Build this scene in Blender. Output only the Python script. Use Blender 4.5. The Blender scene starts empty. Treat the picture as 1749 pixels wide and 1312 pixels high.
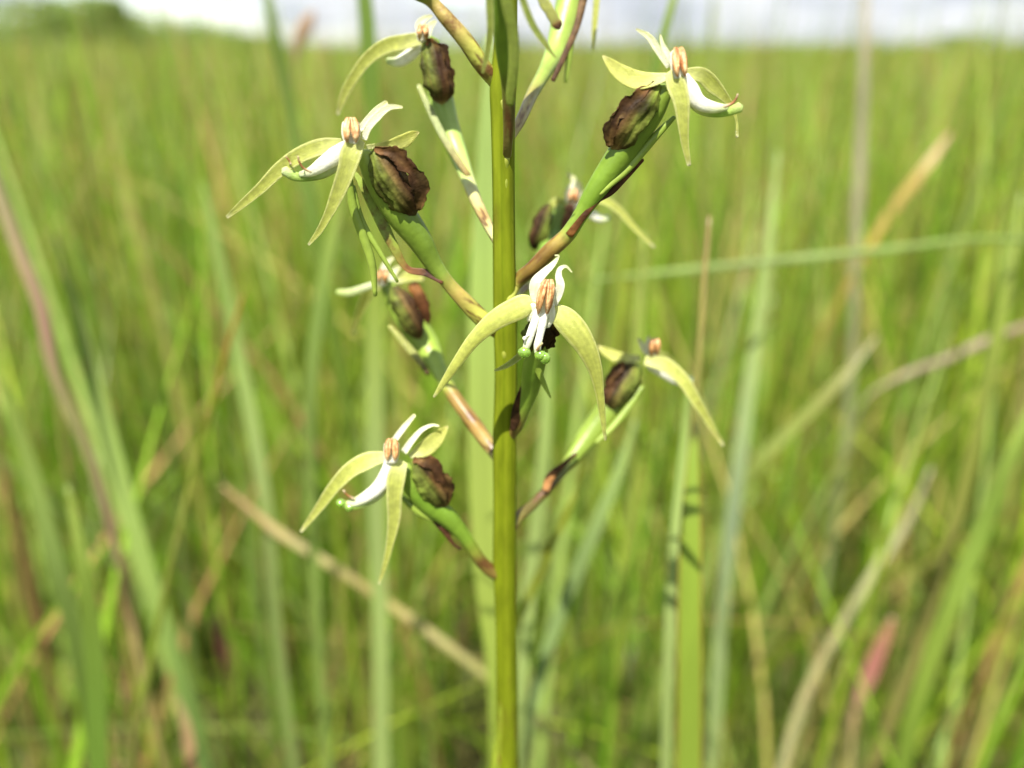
import bpy, math, random
import numpy as np
from mathutils import Vector, Matrix, noise as mnoise

random.seed(7)
SC = bpy.context.scene
COL = SC.collection

# ------------------------------------------------------------------ camera
W, H, CX, CY = 1749.0, 1312.0, 874.5, 656.0      # size of the photograph
F = 1350.0                                       # focal length in its pixels
PITCH = math.radians(22.9)
CAM = Vector((0.0, 0.0, 0.62))
FWD = Vector((0, math.cos(PITCH), -math.sin(PITCH)))
UP = Vector((0, math.sin(PITCH), math.cos(PITCH)))
RIGHT = Vector((1, 0, 0))
cam_d = bpy.data.cameras.new('camera')
cam = bpy.data.objects.new('camera', cam_d)
COL.objects.link(cam)
cam.location = CAM
cam.rotation_euler = (math.radians(90) - PITCH, 0, 0)
cam_d.sensor_width = 36.0
cam_d.lens = 36.0 * F / W
cam_d.clip_start = 0.005
cam_d.clip_end = 2000.0
cam_d.dof.use_dof = True
cam_d.dof.focus_distance = 0.0895
cam_d.dof.aperture_fstop = cam_d.lens / 2.6       # a pupil 2.6 mm wide
cam_d.dof.aperture_blades = 0
SC.camera = cam

# ------------------------------------------------------------------ light
SUN_EL, SUN_AZ = math.radians(61), math.radians(199)   # azimuth from +Y, clockwise: behind the camera, a little to the left
world = bpy.data.worlds.new('World')
SC.world = world
world.use_nodes = True
nt = world.node_tree
nt.nodes.clear()
out = nt.nodes.new('ShaderNodeOutputWorld')
sky = nt.nodes.new('ShaderNodeTexSky')
sky.sky_type = 'NISHITA'
sky.sun_disc = False
sky.sun_elevation = SUN_EL
sky.sun_rotation = SUN_AZ
sky.air_density = 1.0
sky.dust_density = 0.6
bg = nt.nodes.new('ShaderNodeBackground')
bg.inputs['Strength'].default_value = 0.13
nt.links.new(sky.outputs[0], bg.inputs[0])
cl = nt.nodes.new('ShaderNodeBackground')
tc = nt.nodes.new('ShaderNodeTexCoord')
mp = nt.nodes.new('ShaderNodeMapping')
mp.inputs['Scale'].default_value = (1.0, 1.0, 5.0)
mp.inputs['Location'].default_value = (0.35, 0.2, 0.1)
nz = nt.nodes.new('ShaderNodeTexNoise')
nz.inputs['Scale'].default_value = 2.6
nz.inputs['Detail'].default_value = 6
nz.inputs['Roughness'].default_value = 0.55
rp = nt.nodes.new('ShaderNodeValToRGB')
rp.color_ramp.elements[0].position = 0.36
rp.color_ramp.elements[1].position = 0.50
nz2 = nt.nodes.new('ShaderNodeTexNoise')
nz2.inputs['Scale'].default_value = 7.0
nz2.inputs['Detail'].default_value = 4
rp2 = nt.nodes.new('ShaderNodeValToRGB')
rp2.color_ramp.elements[0].position = 0.38
rp2.color_ramp.elements[0].color = (0.55, 0.60, 0.68, 1)
rp2.color_ramp.elements[1].position = 0.62
rp2.color_ramp.elements[1].color = (0.90, 0.92, 0.95, 1)
cl.inputs['Strength'].default_value = 0.46
mx = nt.nodes.new('ShaderNodeMixShader')
L = nt.links.new
L(tc.outputs['Generated'], mp.inputs['Vector'])
L(mp.outputs[0], nz.inputs['Vector'])
L(mp.outputs[0], nz2.inputs['Vector'])
L(nz.outputs['Fac'], rp.inputs[0])
L(nz2.outputs['Fac'], rp2.inputs[0])
L(rp2.outputs[0], cl.inputs[0])
L(rp.outputs[0], mx.inputs[0])
L(bg.outputs[0], mx.inputs[1])
L(cl.outputs[0], mx.inputs[2])
L(mx.outputs[0], out.inputs[0])

sun_d = bpy.data.lights.new('sun', 'SUN')
sun_d.energy = 4.9
sun_d.angle = math.radians(0.53)
sun_d.color = (1.0, 0.95, 0.86)
sun = bpy.data.objects.new('sun', sun_d)
COL.objects.link(sun)
sdir = Vector((math.sin(SUN_AZ) * math.cos(SUN_EL), math.cos(SUN_AZ) * math.cos(SUN_EL), math.sin(SUN_EL)))
sun.rotation_euler = sdir.to_track_quat('Z', 'Y').to_euler()
sun.location = sdir * 50

SC.view_settings.view_transform = 'Standard'
SC.view_settings.look = 'None'
SC.view_settings.gamma = 1.0
SC.view_settings.use_curve_mapping = False
SC.view_settings.exposure = 1.32
SC.render.engine = 'CYCLES'
SC.cycles.max_bounces = 8
SC.cycles.transparent_max_bounces = 8

# ------------------------------------------------------------------ helpers
def at(px, py, d):
    """world point seen at a pixel of the photograph at axial depth d (metres)"""
    return CAM + d * (FWD + RIGHT * ((px - CX) / F) + UP * ((CY - py) / F))

STEM_Y = 0.0935
ZS = [1.0]                                       # how far back the pieces of the current flower reach
def stem_depth(py):
    return STEM_Y / (math.cos(PITCH) + (CY - py) / F * math.sin(PITCH))

def P(px, py, off=0.0):
    """point near the orchid: off = millimetres behind (+) or before (-) the upright plane of its stem"""
    d = STEM_Y / (math.cos(PITCH) + (CY - py) / F * math.sin(PITCH)) + off * ZS[0] * 0.001
    return at(px, py, d), d / F

def srgb(h):
    h = h.lstrip('#')
    v = [int(h[i:i + 2], 16) / 255 for i in (0, 2, 4)]
    return tuple(x / 12.92 if x <= 0.04045 else ((x + 0.055) / 1.055) ** 2.4 for x in v)

def lerp(a, b, t):
    return tuple(x + (y - x) * t for x, y in zip(a, b))

def grad(cols, t):
    if t <= cols[0][0]: return cols[0][1]
    for (t0, c0), (t1, c1) in zip(cols, cols[1:]):
        if t <= t1:
            return lerp(c0, c1, (t - t0) / max(1e-6, t1 - t0))
    return cols[-1][1]

class MB:
    def __init__(s): s.v = []; s.f = []; s.c = []
    def add(s, vs, fs, cs):
        o = len(s.v); s.v += vs; s.c += cs
        s.f += [tuple(i + o for i in f) for f in fs]
    def build(s, name, mat, parent=None, base=None, smooth=True):
        b = base if base is not None else Vector((0, 0, 0))
        me = bpy.data.meshes.new(name)
        me.from_pydata([tuple(v - b) for v in s.v], [], s.f)
        at_ = me.attributes.new('tint', 'FLOAT_COLOR', 'POINT')
        at_.data.foreach_set('color', [x for c in s.c for x in (c[0], c[1], c[2], 1.0)])
        if smooth: me.polygons.foreach_set('use_smooth', [True] * len(me.polygons))
        me.materials.append(mat)
        me.update()
        o = bpy.data.objects.new(name, me)
        COL.objects.link(o)
        if parent is not None: o.parent = parent
        return o

def resample(pts, ws, sub):
    """smooth curve through the points, its tangents weighted by chord length so that uneven spacing never loops"""
    n = len(pts); P_, W_ = [], []
    d = [max(1e-7, (pts[i + 1] - pts[i]).length) for i in range(n - 1)]
    def slope(a, i):
        if i == 0: return (a[1] - a[0]) / d[0]
        if i == n - 1: return (a[-1] - a[-2]) / d[-1]
        return ((a[i] - a[i - 1]) / d[i - 1] * d[i] + (a[i + 1] - a[i]) / d[i] * d[i - 1]) / (d[i] + d[i - 1])
    for i in range(n - 1):
        m0, m1, v0, v1 = slope(pts, i) * d[i], slope(pts, i + 1) * d[i], slope(ws, i) * d[i], slope(ws, i + 1) * d[i]
        for k in range(sub):
            t = k / sub
            a, b, c, e = 2 * t ** 3 - 3 * t * t + 1, t ** 3 - 2 * t * t + t, -2 * t ** 3 + 3 * t * t, t ** 3 - t * t
            P_.append(pts[i] * a + m0 * b + pts[i + 1] * c + m1 * e)
            W_.append(max(ws[i] * a + v0 * b + ws[i + 1] * c + v1 * e, min(ws[i], ws[i + 1]) * 0.6))
    P_.append(pts[-1]); W_.append(ws[-1])
    return P_, W_

def sweep(mb, pts, ws, cols, flat=0.35, N=None, cup=0.0, n=12, sub=6, edge=None, rag=0.0, ridge=0.0, twist=0.0, roll=0.0, seed=1, face=None, streak=None, mottle=None, side=None, vein=0.0):
    """solid tapering body along a curve: lens or round section, closed ends"""
    rnd = random.Random(seed)
    C, Wd = resample(pts, ws, sub)
    m = len(C)
    Nh = (N or (CAM - C[m // 2])).normalized()
    vs, cs, fs = [], [], []
    ph = [rnd.uniform(0, 6.28) for _ in range(4)]
    for i in range(m):
        T = (C[min(m - 1, i + 1)] - C[max(0, i - 1)]).normalized()
        Np = Nh - T * Nh.dot(T)
        if Np.length < 1e-4: Np = UP - T * UP.dot(T)
        Np.normalize()
        ang = roll + twist * i / (m - 1)
        if ang: Np = Matrix.Rotation(ang, 3, T) @ Np
        B = T.cross(Np)
        t = i / (m - 1); w = Wd[i]
        base = grad(cols, t)
        for k in range(n):
            a = 2 * math.pi * k / n
            ca, sa = math.cos(a), math.sin(a)
            ww = w
            if rag and abs(ca) > 0.6: ww = w * (1 + rag * (mnoise.noise(Vector((i / m * 7, ca * 2 + seed * 5, 1.3))) * 1.3 + .6 * mnoise.noise(Vector((i / m * 23, ca * 2, seed)))) + rag * .12 * rnd.random())
            r = 1.0
            if ridge: r = 1 + ridge * (mnoise.noise(Vector((2.6 * ca + seed * 3.1, 2.6 * sa, t * 1.7 + seed))) + .5 * mnoise.noise(Vector((6 * ca, 6 * sa + seed, t * 5))))
            vs.append(C[i] + B * (ww * 0.5 * ca * r) + Np * (w * flat * 0.5 * sa * r + cup * w * (ca * ca - 0.4)))
            c = base
            if streak:
                pal, fa, ft, st = streak
                q = mnoise.noise(Vector((fa * ca + seed * 7.7, fa * sa, t * ft))) * .75 + .35 * mnoise.noise(Vector((2.5 * fa * ca, 2.5 * fa * sa + seed, t * ft * 2)))
                c = lerp(c, grad(pal, max(0, min(1, .5 + q))), st)
            if vein: c = tuple(x * (1 + vein * math.cos(ca * 13) * (1 - t * t)) for x in c)
            if side:
                q = max(0, min(1, (ca * side[0] + .25) / .7)) * max(0, min(1, (.95 - t) / .5)) * .85
                q *= .55 + .9 * max(0, min(1, .5 + mnoise.noise(Vector((5 * ca, 5 * sa + seed, t * 1.5)))))
                c = lerp(c, side[1], min(1, q))
            if mottle:
                t0, t1, mc, thr = mottle
                if t0 < t < t1:
                    q = mnoise.noise(C[i] * 330 + Vector((ca * 1.1 + seed, sa * 1.1, 0))) + .5 * mnoise.noise(C[i] * 900 + Vector((ca * 2.5, sa * 2.5, seed)))
                    c = lerp(c, mc, max(0, min(.85, (q - thr) * 3)) * min(1, (t - t0) / .06))
            if edge and abs(ca) > 0.8: c = lerp(c, edge[0], edge[1])
            if face and sa > 0.3: c = lerp(c, grad(face, t), min(1, (sa - 0.3) / 0.3))
            cs.append(c)
    for i in range(m - 1):
        for k in range(n):
            k2 = (k + 1) % n
            fs.append((i * n + k, i * n + k2, (i + 1) * n + k2, (i + 1) * n + k))
    T0 = (C[0] - C[1]).normalized(); T1 = (C[-1] - C[-2]).normalized()
    vs.append(C[0] + T0 * Wd[0] * flat * 0.4); cs.append(grad(cols, 0)); i0 = len(vs) - 1
    vs.append(C[-1] + T1 * Wd[-1] * 0.35); cs.append(grad(cols, 1)); i1 = len(vs) - 1
    for k in range(n):
        fs.append((i0, (k + 1) % n, k))
        fs.append((i1, (m - 1) * n + k, (m - 1) * n + (k + 1) % n))
    mb.add(vs, fs, cs)

def blob(mb, c, rx, ry, rz, col, col2=None, n=14, m=9, rough=0.0, seed=1, rot=None):
    rnd = random.Random(seed)
    vs, fs, cs = [], [], []
    R = rot or Matrix.Identity(3)
    for j in range(m + 1):
        th = math.pi * j / m
        for k in range(n):
            a = 2 * math.pi * k / n
            q = 1 + rough * (rnd.random() - 0.5)
            v = Vector((rx * math.sin(th) * math.cos(a), ry * math.sin(th) * math.sin(a), rz * math.cos(th))) * q
            vs.append(c + R @ v)
            cs.append(lerp(col, col2 or col, j / m))
    for j in range(m):
        for k in range(n):
            k2 = (k + 1) % n
            fs.append((j * n + k, (j + 1) * n + k, (j + 1) * n + k2, j * n + k2))
    mb.add(vs, fs, cs)

def tag(o, label=None, cat=None, group=None, kind=None):
    if label: o['label'] = label
    if cat: o['category'] = cat
    if group: o['group'] = group
    if kind: o['kind'] = kind
    return o

# ------------------------------------------------------------------ materials
def tissue(name, rough=0.45, trans=0.25, spec=0.4, var=0.14, nscale=900, bump=0.3, bscale=2500, blotch=0.0,
           blotch_col=(0.10, 0.035, 0.012), bl_scale=260, speck=0.0, coat=0.0, sss=0.0, glass=0.0, stretch=None, lo=0.5, hi=0.62):
    m = bpy.data.materials.new(name)
    m.use_nodes = True
    nt = m.node_tree; N = nt.nodes; L = nt.links.new
    N.clear()
    out = N.new('ShaderNodeOutputMaterial')
    at_ = N.new('ShaderNodeAttribute'); at_.attribute_name = 'tint'
    tc = N.new('ShaderNodeTexCoord')
    vec = tc.outputs['Object']
    if stretch:
        mp = N.new('ShaderNodeMapping'); mp.inputs['Scale'].default_value = stretch
        L(vec, mp.inputs[0]); vec = mp.outputs[0]
    nz = N.new('ShaderNodeTexNoise'); nz.inputs['Scale'].default_value = nscale; nz.inputs['Detail'].default_value = 5
    L(vec, nz.inputs['Vector'])
    mr = N.new('ShaderNodeMapRange')
    mr.inputs['From Min'].default_value = 0.3; mr.inputs['From Max'].default_value = 0.7
    mr.inputs['To Min'].default_value = 1 - var; mr.inputs['To Max'].default_value = 1 + var
    L(nz.outputs['Fac'], mr.inputs[0])
    mul = N.new('ShaderNodeVectorMath'); mul.operation = 'SCALE'
    L(at_.outputs['Color'], mul.inputs[0]); L(mr.outputs[0], mul.inputs['Scale'])
    colr = mul.outputs[0]
    if blotch:
        n2 = N.new('ShaderNodeTexNoise'); n2.inputs['Scale'].default_value = bl_scale; n2.inputs['Detail'].default_value = 6
        n2.inputs['Roughness'].default_value = 0.6
        L(vec, n2.inputs['Vector'])
        r2 = N.new('ShaderNodeMapRange'); r2.inputs['From Min'].default_value = lo; r2.inputs['From Max'].default_value = hi
        r2.inputs['To Max'].default_value = blotch
        L(n2.outputs['Fac'], r2.inputs[0])
        mm = N.new('ShaderNodeMix'); mm.data_type = 'RGBA'
        L(r2.outputs[0], mm.inputs['Factor']); L(colr, mm.inputs['A']); mm.inputs['B'].default_value = (*blotch_col, 1)
        colr = mm.outputs['Result']
    pb = N.new('ShaderNodeBsdfPrincipled')
    L(colr, pb.inputs['Base Color'])
    pb.inputs['Roughness'].default_value = rough
    pb.inputs['Specular IOR Level'].default_value = spec
    pb.inputs['Coat Weight'].default_value = coat
    pb.inputs['Coat Roughness'].default_value = 0.15
    if glass:
        pb.inputs['Transmission Weight'].default_value = glass; pb.inputs['IOR'].default_value = 1.36
    if sss:
        pb.inputs['Subsurface Weight'].default_value = sss
        pb.inputs['Subsurface Radius'].default_value = (1.0, 1.0, 0.5)
        pb.inputs['Subsurface Scale'].default_value = 0.0006
    if speck:
        v = N.new('ShaderNodeTexNoise'); v.inputs['Scale'].default_value = bscale * 2.2; v.inputs['Detail'].default_value = 1
        L(vec, v.inputs['Vector'])
        r3 = N.new('ShaderNodeMapRange'); r3.inputs['From Min'].default_value = 0.35; r3.inputs['From Max'].default_value = 0.65
        r3.inputs['To Min'].default_value = rough + 0.25; r3.inputs['To Max'].default_value = max(0.1, rough - speck)
        L(v.outputs['Fac'], r3.inputs[0]); L(r3.outputs[0], pb.inputs['Roughness'])
    if bump:
        nb = N.new('ShaderNodeTexNoise'); nb.inputs['Scale'].default_value = bscale; nb.inputs['Detail'].default_value = 3
        L(vec, nb.inputs['Vector'])
        bp = N.new('ShaderNodeBump'); bp.inputs['Strength'].default_value = bump; bp.inputs['Distance'].default_value = 0.0002
        L(nb.outputs['Fac'], bp.inputs['Height']); L(bp.outputs[0], pb.inputs['Normal'])
    sh = pb.outputs[0]
    if trans:
        tr = N.new('ShaderNodeBsdfTranslucent'); L(colr, tr.inputs[0])
        mx = N.new('ShaderNodeMixShader'); mx.inputs[0].default_value = trans
        L(sh, mx.inputs[1]); L(tr.outputs[0], mx.inputs[2]); sh = mx.outputs[0]
    L(sh, out.inputs['Surface'])
    return m

M = dict(
    petal=tissue('petal_tissue', rough=0.42, trans=0.42, spec=0.5, var=0.16, nscale=1500, bump=0.7, bscale=8500, speck=0.3, blotch=.5, blotch_col=(.25, .15, .05), bl_scale=520, lo=.66, hi=.72),
    white=tissue('white_petal_tissue', rough=0.55, trans=0.3, spec=0.25, var=0.10, nscale=1300, bump=0.5, bscale=6000),
    ovary=tissue('ovary_tissue', rough=0.4, trans=0.06, var=0.14, nscale=500, bump=0.25, bscale=1500),
    stalk=tissue('stalk_tissue', rough=0.5, trans=0.05, var=0.15, nscale=900, bump=0.3, bscale=2200, blotch=0.75,
                 blotch_col=(0.12, 0.045, 0.014), bl_scale=420),
    stem=tissue('stem_tissue', rough=0.65, trans=0.14, spec=0.06, blotch=.35, blotch_col=(.10, .06, .015), bl_scale=300, lo=.62, hi=.72, var=0.2, nscale=700, stretch=(1, 1, 0.25), bump=0.35, bscale=1400),
    husk=tissue('withered_tissue', rough=0.6, trans=0.12, spec=0.14, var=0.55, nscale=520, bump=0.8, bscale=1300, blotch=0.85,
                blotch_col=(0.012, 0.007, 0.002), bl_scale=300, lo=0.46, hi=0.66),
    anther=tissue('anther_tissue', rough=0.45, trans=0.1, var=0.2, nscale=1500, bump=0.4, bscale=4000, blotch=0.7,
                  blotch_col=(0.30, 0.09, 0.02), bl_scale=1300, lo=0.5, hi=0.6),
    knob=tissue('glassy_knob', rough=0.12, trans=0.0, spec=0.6, var=0.25, nscale=2500, bump=0.4, bscale=3000, coat=1.0, glass=.65),
    grass=tissue('grass_blade', rough=0.42, trans=0.5, spec=0.4, var=0.18, nscale=60, stretch=(1, 1, 0.15), bump=0),
    leaf=tissue('tree_leaf', rough=0.6, trans=0.35, var=0.25, nscale=1.2, bump=0),
    bark=tissue('bark', rough=0.9, trans=0, spec=0.1, var=0.3, nscale=6, bump=0),
)

# ------------------------------------------------------------------ ground
def ground():
    m = bpy.data.materials.new('meadow_soil'); m.use_nodes = True
    N = m.node_tree.nodes; L = m.node_tree.links.new
    pb = N['Principled BSDF']; pb.inputs['Roughness'].default_value = 0.95; pb.inputs['Specular IOR Level'].default_value = 0.1
    tc = N.new('ShaderNodeTexCoord')
    n1 = N.new('ShaderNodeTexNoise'); n1.inputs['Scale'].default_value = 14; n1.inputs['Detail'].default_value = 8
    L(tc.outputs['Object'], n1.inputs['Vector'])
    r = N.new('ShaderNodeValToRGB')
    r.color_ramp.elements[0].position = 0.35; r.color_ramp.elements[0].color = (0.035, 0.03, 0.014, 1)
    r.color_ramp.elements[1].position = 0.65; r.color_ramp.elements[1].color = (0.09, 0.10, 0.03, 1)
    L(n1.outputs['Fac'], r.inputs[0]); L(r.outputs[0], pb.inputs['Base Color'])
    n = 60; R = 500.0
    g = np.sign(np.linspace(-1, 1, n)) * np.abs(np.linspace(-1, 1, n)) ** 2.2 * R
    vs, fs = [], []
    for y in g:
        for x in g:
            d = math.hypot(x, y)
            z = 0.0 if d < 4 else 0.03 * math.sin(x * 0.23) * math.sin(y * 0.17 + 1)
            vs.append((x, y, z))
    for j in range(n - 1):
        for i in range(n - 1):
            a = j * n + i
            fs.append((a, a + 1, a + n + 1, a + n))
    me = bpy.data.meshes.new('ground'); me.from_pydata(vs, [], fs); me.materials.append(m)
    me.polygons.foreach_set('use_smooth', [True] * len(me.polygons))
    o = bpy.data.objects.new('ground', me); COL.objects.link(o)
    tag(o, kind='structure')
ground()

# ------------------------------------------------------------------ the meadow, too many blades to count
rng = np.random.default_rng(11)
PAL = np.array([                       # base colour, tip colour, share
    [.140, .265, .018, .205, .330, .024, .31],
    [.225, .330, .024, .305, .385, .034, .27],
    [.290, .410, .095, .360, .460, .125, .18],
    [.080, .180, .010, .130, .245, .016, .11],
    [.470, .390, .120, .510, .430, .140, .08],
    [.340, .185, .080, .400, .230, .100, .05]])
SEEDY = np.array([.10, .06, .04, .24, .20, .36])
LITTER = np.array([.14, .20, .08, .04, .30, .24])
def meadow(name, zones, label):
    V, Q, Cc = [], [], []
    off = 0
    for (r0, r1, a0, a1, dens, hmin, hmax, wmin, wmax, rings, lean, pw) in zones:
        area = (math.radians(a1 - a0) / 2) * (r1 * r1 - r0 * r0)
        n = int(area * dens)
        r = np.sqrt(rng.uniform(r0 * r0, r1 * r1, n)); a = np.radians(rng.uniform(a0, a1, n))
        bx, by = r * np.sin(a), r * np.cos(a)
        pid = rng.choice(len(PAL), n, p=(PAL[:, 6] if pw is None else pw) / (PAL[:, 6] if pw is None else pw).sum())
        h = rng.uniform(0, 1, n) ** 0.8 * (hmax - hmin) + hmin
        w = rng.uniform(wmin, wmax, n)
        ld = rng.uniform(0, 2 * np.pi, n); lm = np.abs(rng.normal(0, lean, n)) + 0.02
        cv = rng.uniform(1.2, 2.6, n)
        yaw = rng.uniform(0, np.pi, n)
        s = np.linspace(0, 1, rings)
        ll = lm[:, None] * h[:, None] * s[None, :] ** cv[:, None]
        X = bx[:, None] + np.cos(ld)[:, None] * ll
        Y = by[:, None] + np.sin(ld)[:, None] * ll
        Z = h[:, None] * s[None, :] * (1 - 0.35 * lm[:, None] * s[None, :]) - 0.005
        wid = w[:, None] * 0.5 * np.clip((1 - s[None, :] ** 2.6), 0.04, 1) * (0.75 + 0.25 * np.sin(s * 2.4 + .4))[None, :]
        tw = yaw[:, None] + s[None, :] * rng.normal(0, 0.7, n)[:, None]
        dx, dy = np.cos(tw) * wid, np.sin(tw) * wid
        P0 = np.stack([X - dx, Y - dy, Z], -1); P1 = np.stack([X + dx, Y + dy, Z], -1)
        pts = np.stack([P0, P1], 2).reshape(-1, 3)
        c0, c1 = PAL[pid, 0:3], PAL[pid, 3:6]
        k = rng.uniform(0.4, 1.6, (n, 1))
        tip = rng.uniform(0, 1, n) < 0.22
        col = (c0[:, None, :] * (1 - s)[None, :, None] + c1[:, None, :] * s[None, :, None]) * k[:, None, :]
        dry = np.clip((s - 0.72) / 0.28, 0, 1)[None, :, None] * tip[:, None, None] * 0.8
        col = col * (1 - dry) + np.array([.30, .18, .06])[None, None, :] * dry
        col = np.repeat(col[:, :, None, :], 2, 2).reshape(-1, 3)
        b = off + np.arange(n)[:, None] * rings * 2 + np.arange(rings - 1)[None, :] * 2
        q = np.stack([b, b + 1, b + 3, b + 2], -1).reshape(-1, 4)
        V.append(pts); Q.append(q); Cc.append(col); off += len(pts)
    V = np.concatenate(V); Q = np.concatenate(Q); Cc = np.concatenate(Cc)
    me = bpy.data.meshes.new(name)
    me.vertices.add(len(V)); me.vertices.foreach_set('co', V.astype(np.float32).ravel())
    me.loops.add(Q.size); me.loops.foreach_set('vertex_index', Q.astype(np.int32).ravel())
    me.polygons.add(len(Q)); me.polygons.foreach_set('loop_start', np.arange(0, Q.size, 4, dtype=np.int32))
    me.polygons.foreach_set('use_smooth', np.ones(len(Q), dtype=bool))
    a_ = me.attributes.new('tint', 'FLOAT_COLOR', 'POINT')
    a_.data.foreach_set('color', np.concatenate([Cc, np.ones((len(Cc), 1))], 1).astype(np.float32).ravel())
    me.materials.append(M['grass'])
    me.update(calc_edges=True); me.validate()
    o = bpy.data.objects.new(name, me); COL.objects.link(o)
    tag(o, label, 'grass', kind='stuff')
    print(name, len(Q), 'quads')
    return o
#        r0   r1   a0   a1  dens  hmin hmax  wmin   wmax  rings lean
meadow('meadow_grass', [
    (0.25, 0.50, -62, 62, 560, 0.22, 0.60, .0014, .0052, 9, .34, None),
    (0.29, 0.60, -62, 62, 420, 0.46, 0.70, .0024, .0070, 9, .22, None),
    (0.40, 0.85, -62, 62, 1000, 0.15, 0.54, .0020, .0062, 8, .36, None),
    (0.28, 0.90, -62, 62, 420, 0.20, 0.62, .0009, .0024, 9, .75, LITTER),
    (0.40, 1.60, -46, 46, 60, 0.62, 0.90, .0020, .0060, 9, .10, None),
    (0.60, 1.30, -58, 58, 900, 0.50, 0.75, .0028, .0080, 8, .20, None),
    (0.80, 1.60, -58, 58, 900, 0.20, 0.58, .0020, .0055, 8, .32, None),
    (0.90, 2.50, -58, 58, 320, 0.25, 0.70, .0014, .0035, 8, .70, LITTER),
    (1.30, 4.00, -58, 58, 480, 0.44, 0.78, .0030, .0095, 7, .22, None),
    (0.70, 2.20, -58, 58, 130, 0.50, 0.74, .0020, .0050, 8, .22, SEEDY),
    (2.20, 8.00, -58, 58, 90, 0.46, 0.76, .0040, .0110, 6, .22, SEEDY),
    (4.00, 14.0, -55, 55, 180, 0.40, 0.76, .006, .0150, 5, .22, None),
    (14.0, 60.0, -42, 42, 20, 0.40, 0.95, .018, .050, 4, .18, None),
    (0.9, 4.0, 56, 304, 420, 0.22, 0.55, .004, .008, 6, .2, None),
], 'tall tangled green meadow grass filling the ground behind the orchid out to the horizon')

# ------------------------------------------------------------------ trees on the horizon
def crown_mesh(mb, c, R, n, rnd, cols, leaf):
    lumps = [(c + Vector((rnd.uniform(-1, 1) * R[0] * .75, rnd.uniform(-1, 1) * R[1] * .75, rnd.uniform(-.7, .8) * R[2])), rnd.uniform(.3, .55)) for _ in range(16)]
    for _ in range(n):
        lc, lr = rnd.choice(lumps)
        u = Vector((rnd.gauss(0, 1), rnd.gauss(0, 1), rnd.gauss(0, 1))).normalized()
        p = lc + Vector((u.x * R[0], u.y * R[1], u.z * R[2])) * lr * rnd.uniform(.6, 1.0)
        a = Vector((rnd.gauss(0, 1), rnd.gauss(0, 1), rnd.gauss(0, 1))).normalized()
        b = a.cross(u)
        if b.length < .1: continue
        b.normalize(); s = leaf * rnd.uniform(.6, 1.3)
        cc = lerp(cols[0], cols[1], rnd.random())
        mb.add([p - a * s, p + b * s * .5, p + a * s, p - b * s * .5], [(0, 1, 2, 3)], [cc] * 4)

def tree(name, label, cat, px, dist, height, spread, seed):
    rnd = random.Random(seed)
    x = (px - CX) / F * dist * math.cos(PITCH)
    e = bpy.data.objects.new(name, None); COL.objects.link(e); e.location = (x, dist, 0)
    tag(e, label, cat)
    tm = MB()
    hz = height * .55
    cols = [(0, (.10, .075, .05)), (1, (.13, .10, .07))]
    sweep(tm, [Vector((0, 0, -.1)), Vector((.1, 0, hz * .4)), Vector((0, .1, hz)), Vector((.1, 0, height * .8))], [height * .07, height * .055, height * .04, height * .015], cols, flat=1, n=8, sub=3, N=Vector((0, -1, 0)))
    for k in range(5):
        a = k * 1.256 + rnd.random()
        sweep(tm, [Vector((0, 0, hz * (.6 + .08 * k))), Vector((math.cos(a) * spread * .25, math.sin(a) * spread * .25, hz * (.95 + .1 * k))), Vector((math.cos(a) * spread * .5, math.sin(a) * spread * .5, hz * (1.1 + .1 * k)))],
              [height * .025, height * .016, height * .006], cols, flat=1, n=6, sub=3, N=Vector((0, -1, 0)))
    tm.build('trunk', M['bark'], e)
    cm = MB()
    crown_mesh(cm, Vector((0, 0, height * .62)), (spread * .6, spread * .6, height * .36), 5200, rnd, ((.14, .22, .04), (.24, .32, .07)), height * .042)
    cm.build('crown', M['leaf'], e, smooth=False)
tree('broadleaf_tree', 'rounded dark green tree rising highest at the left end of the far tree line', 'tree', 140, 60, 4.0, 5.4, 3)
tree('broadleaf_tree', 'small dark green tree standing low on the far right horizon', 'tree', 1640, 110, 2.6, 5.5, 5)

def wood(name, label, spans, seed):
    rnd = random.Random(seed); mb = MB()
    for (px0, px1, d0, h0, h1, n) in spans:
        for i in range(n):
            t = (i + rnd.random()) / n
            d = d0 * rnd.uniform(.9, 1.25); px = px0 + (px1 - px0) * t
            h = (h0 + (h1 - h0) * t) * rnd.uniform(.75, 1.1)
            c = Vector(((px - CX) / F * d * math.cos(PITCH), d, h * .5))
            crown_mesh(mb, c, (h * .8, h * .8, h * .45), 600, rnd, ((.15, .23, .045), (.26, .34, .08)), .2)
            sweep(mb, [Vector((c.x, c.y, -.1)), Vector((c.x + .1, c.y, h * .4)), Vector((c.x, c.y, h * .8))], [.22, .16, .05], [(0, (.1, .08, .05)), (1, (.1, .08, .05))], flat=1, n=6, sub=2, N=Vector((0, -1, 0)))
    o = mb.build(name, M['leaf'], smooth=False)
    tag(o, label, 'wood', kind='stuff')
wood('far_wood', 'far-off green wood sloping down from the left side of the horizon', [(-200, 90, 64, 3.0, 3.6, 10), (60, 260, 66, 4.6, 3.6, 12), (240, 480, 68, 3.6, 1.7, 12)], 21)
wood('far_thicket', 'low line of far bushes along the horizon behind the meadow', [(470, 1900, 115, 1.3, 1.5, 34)], 22)

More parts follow.
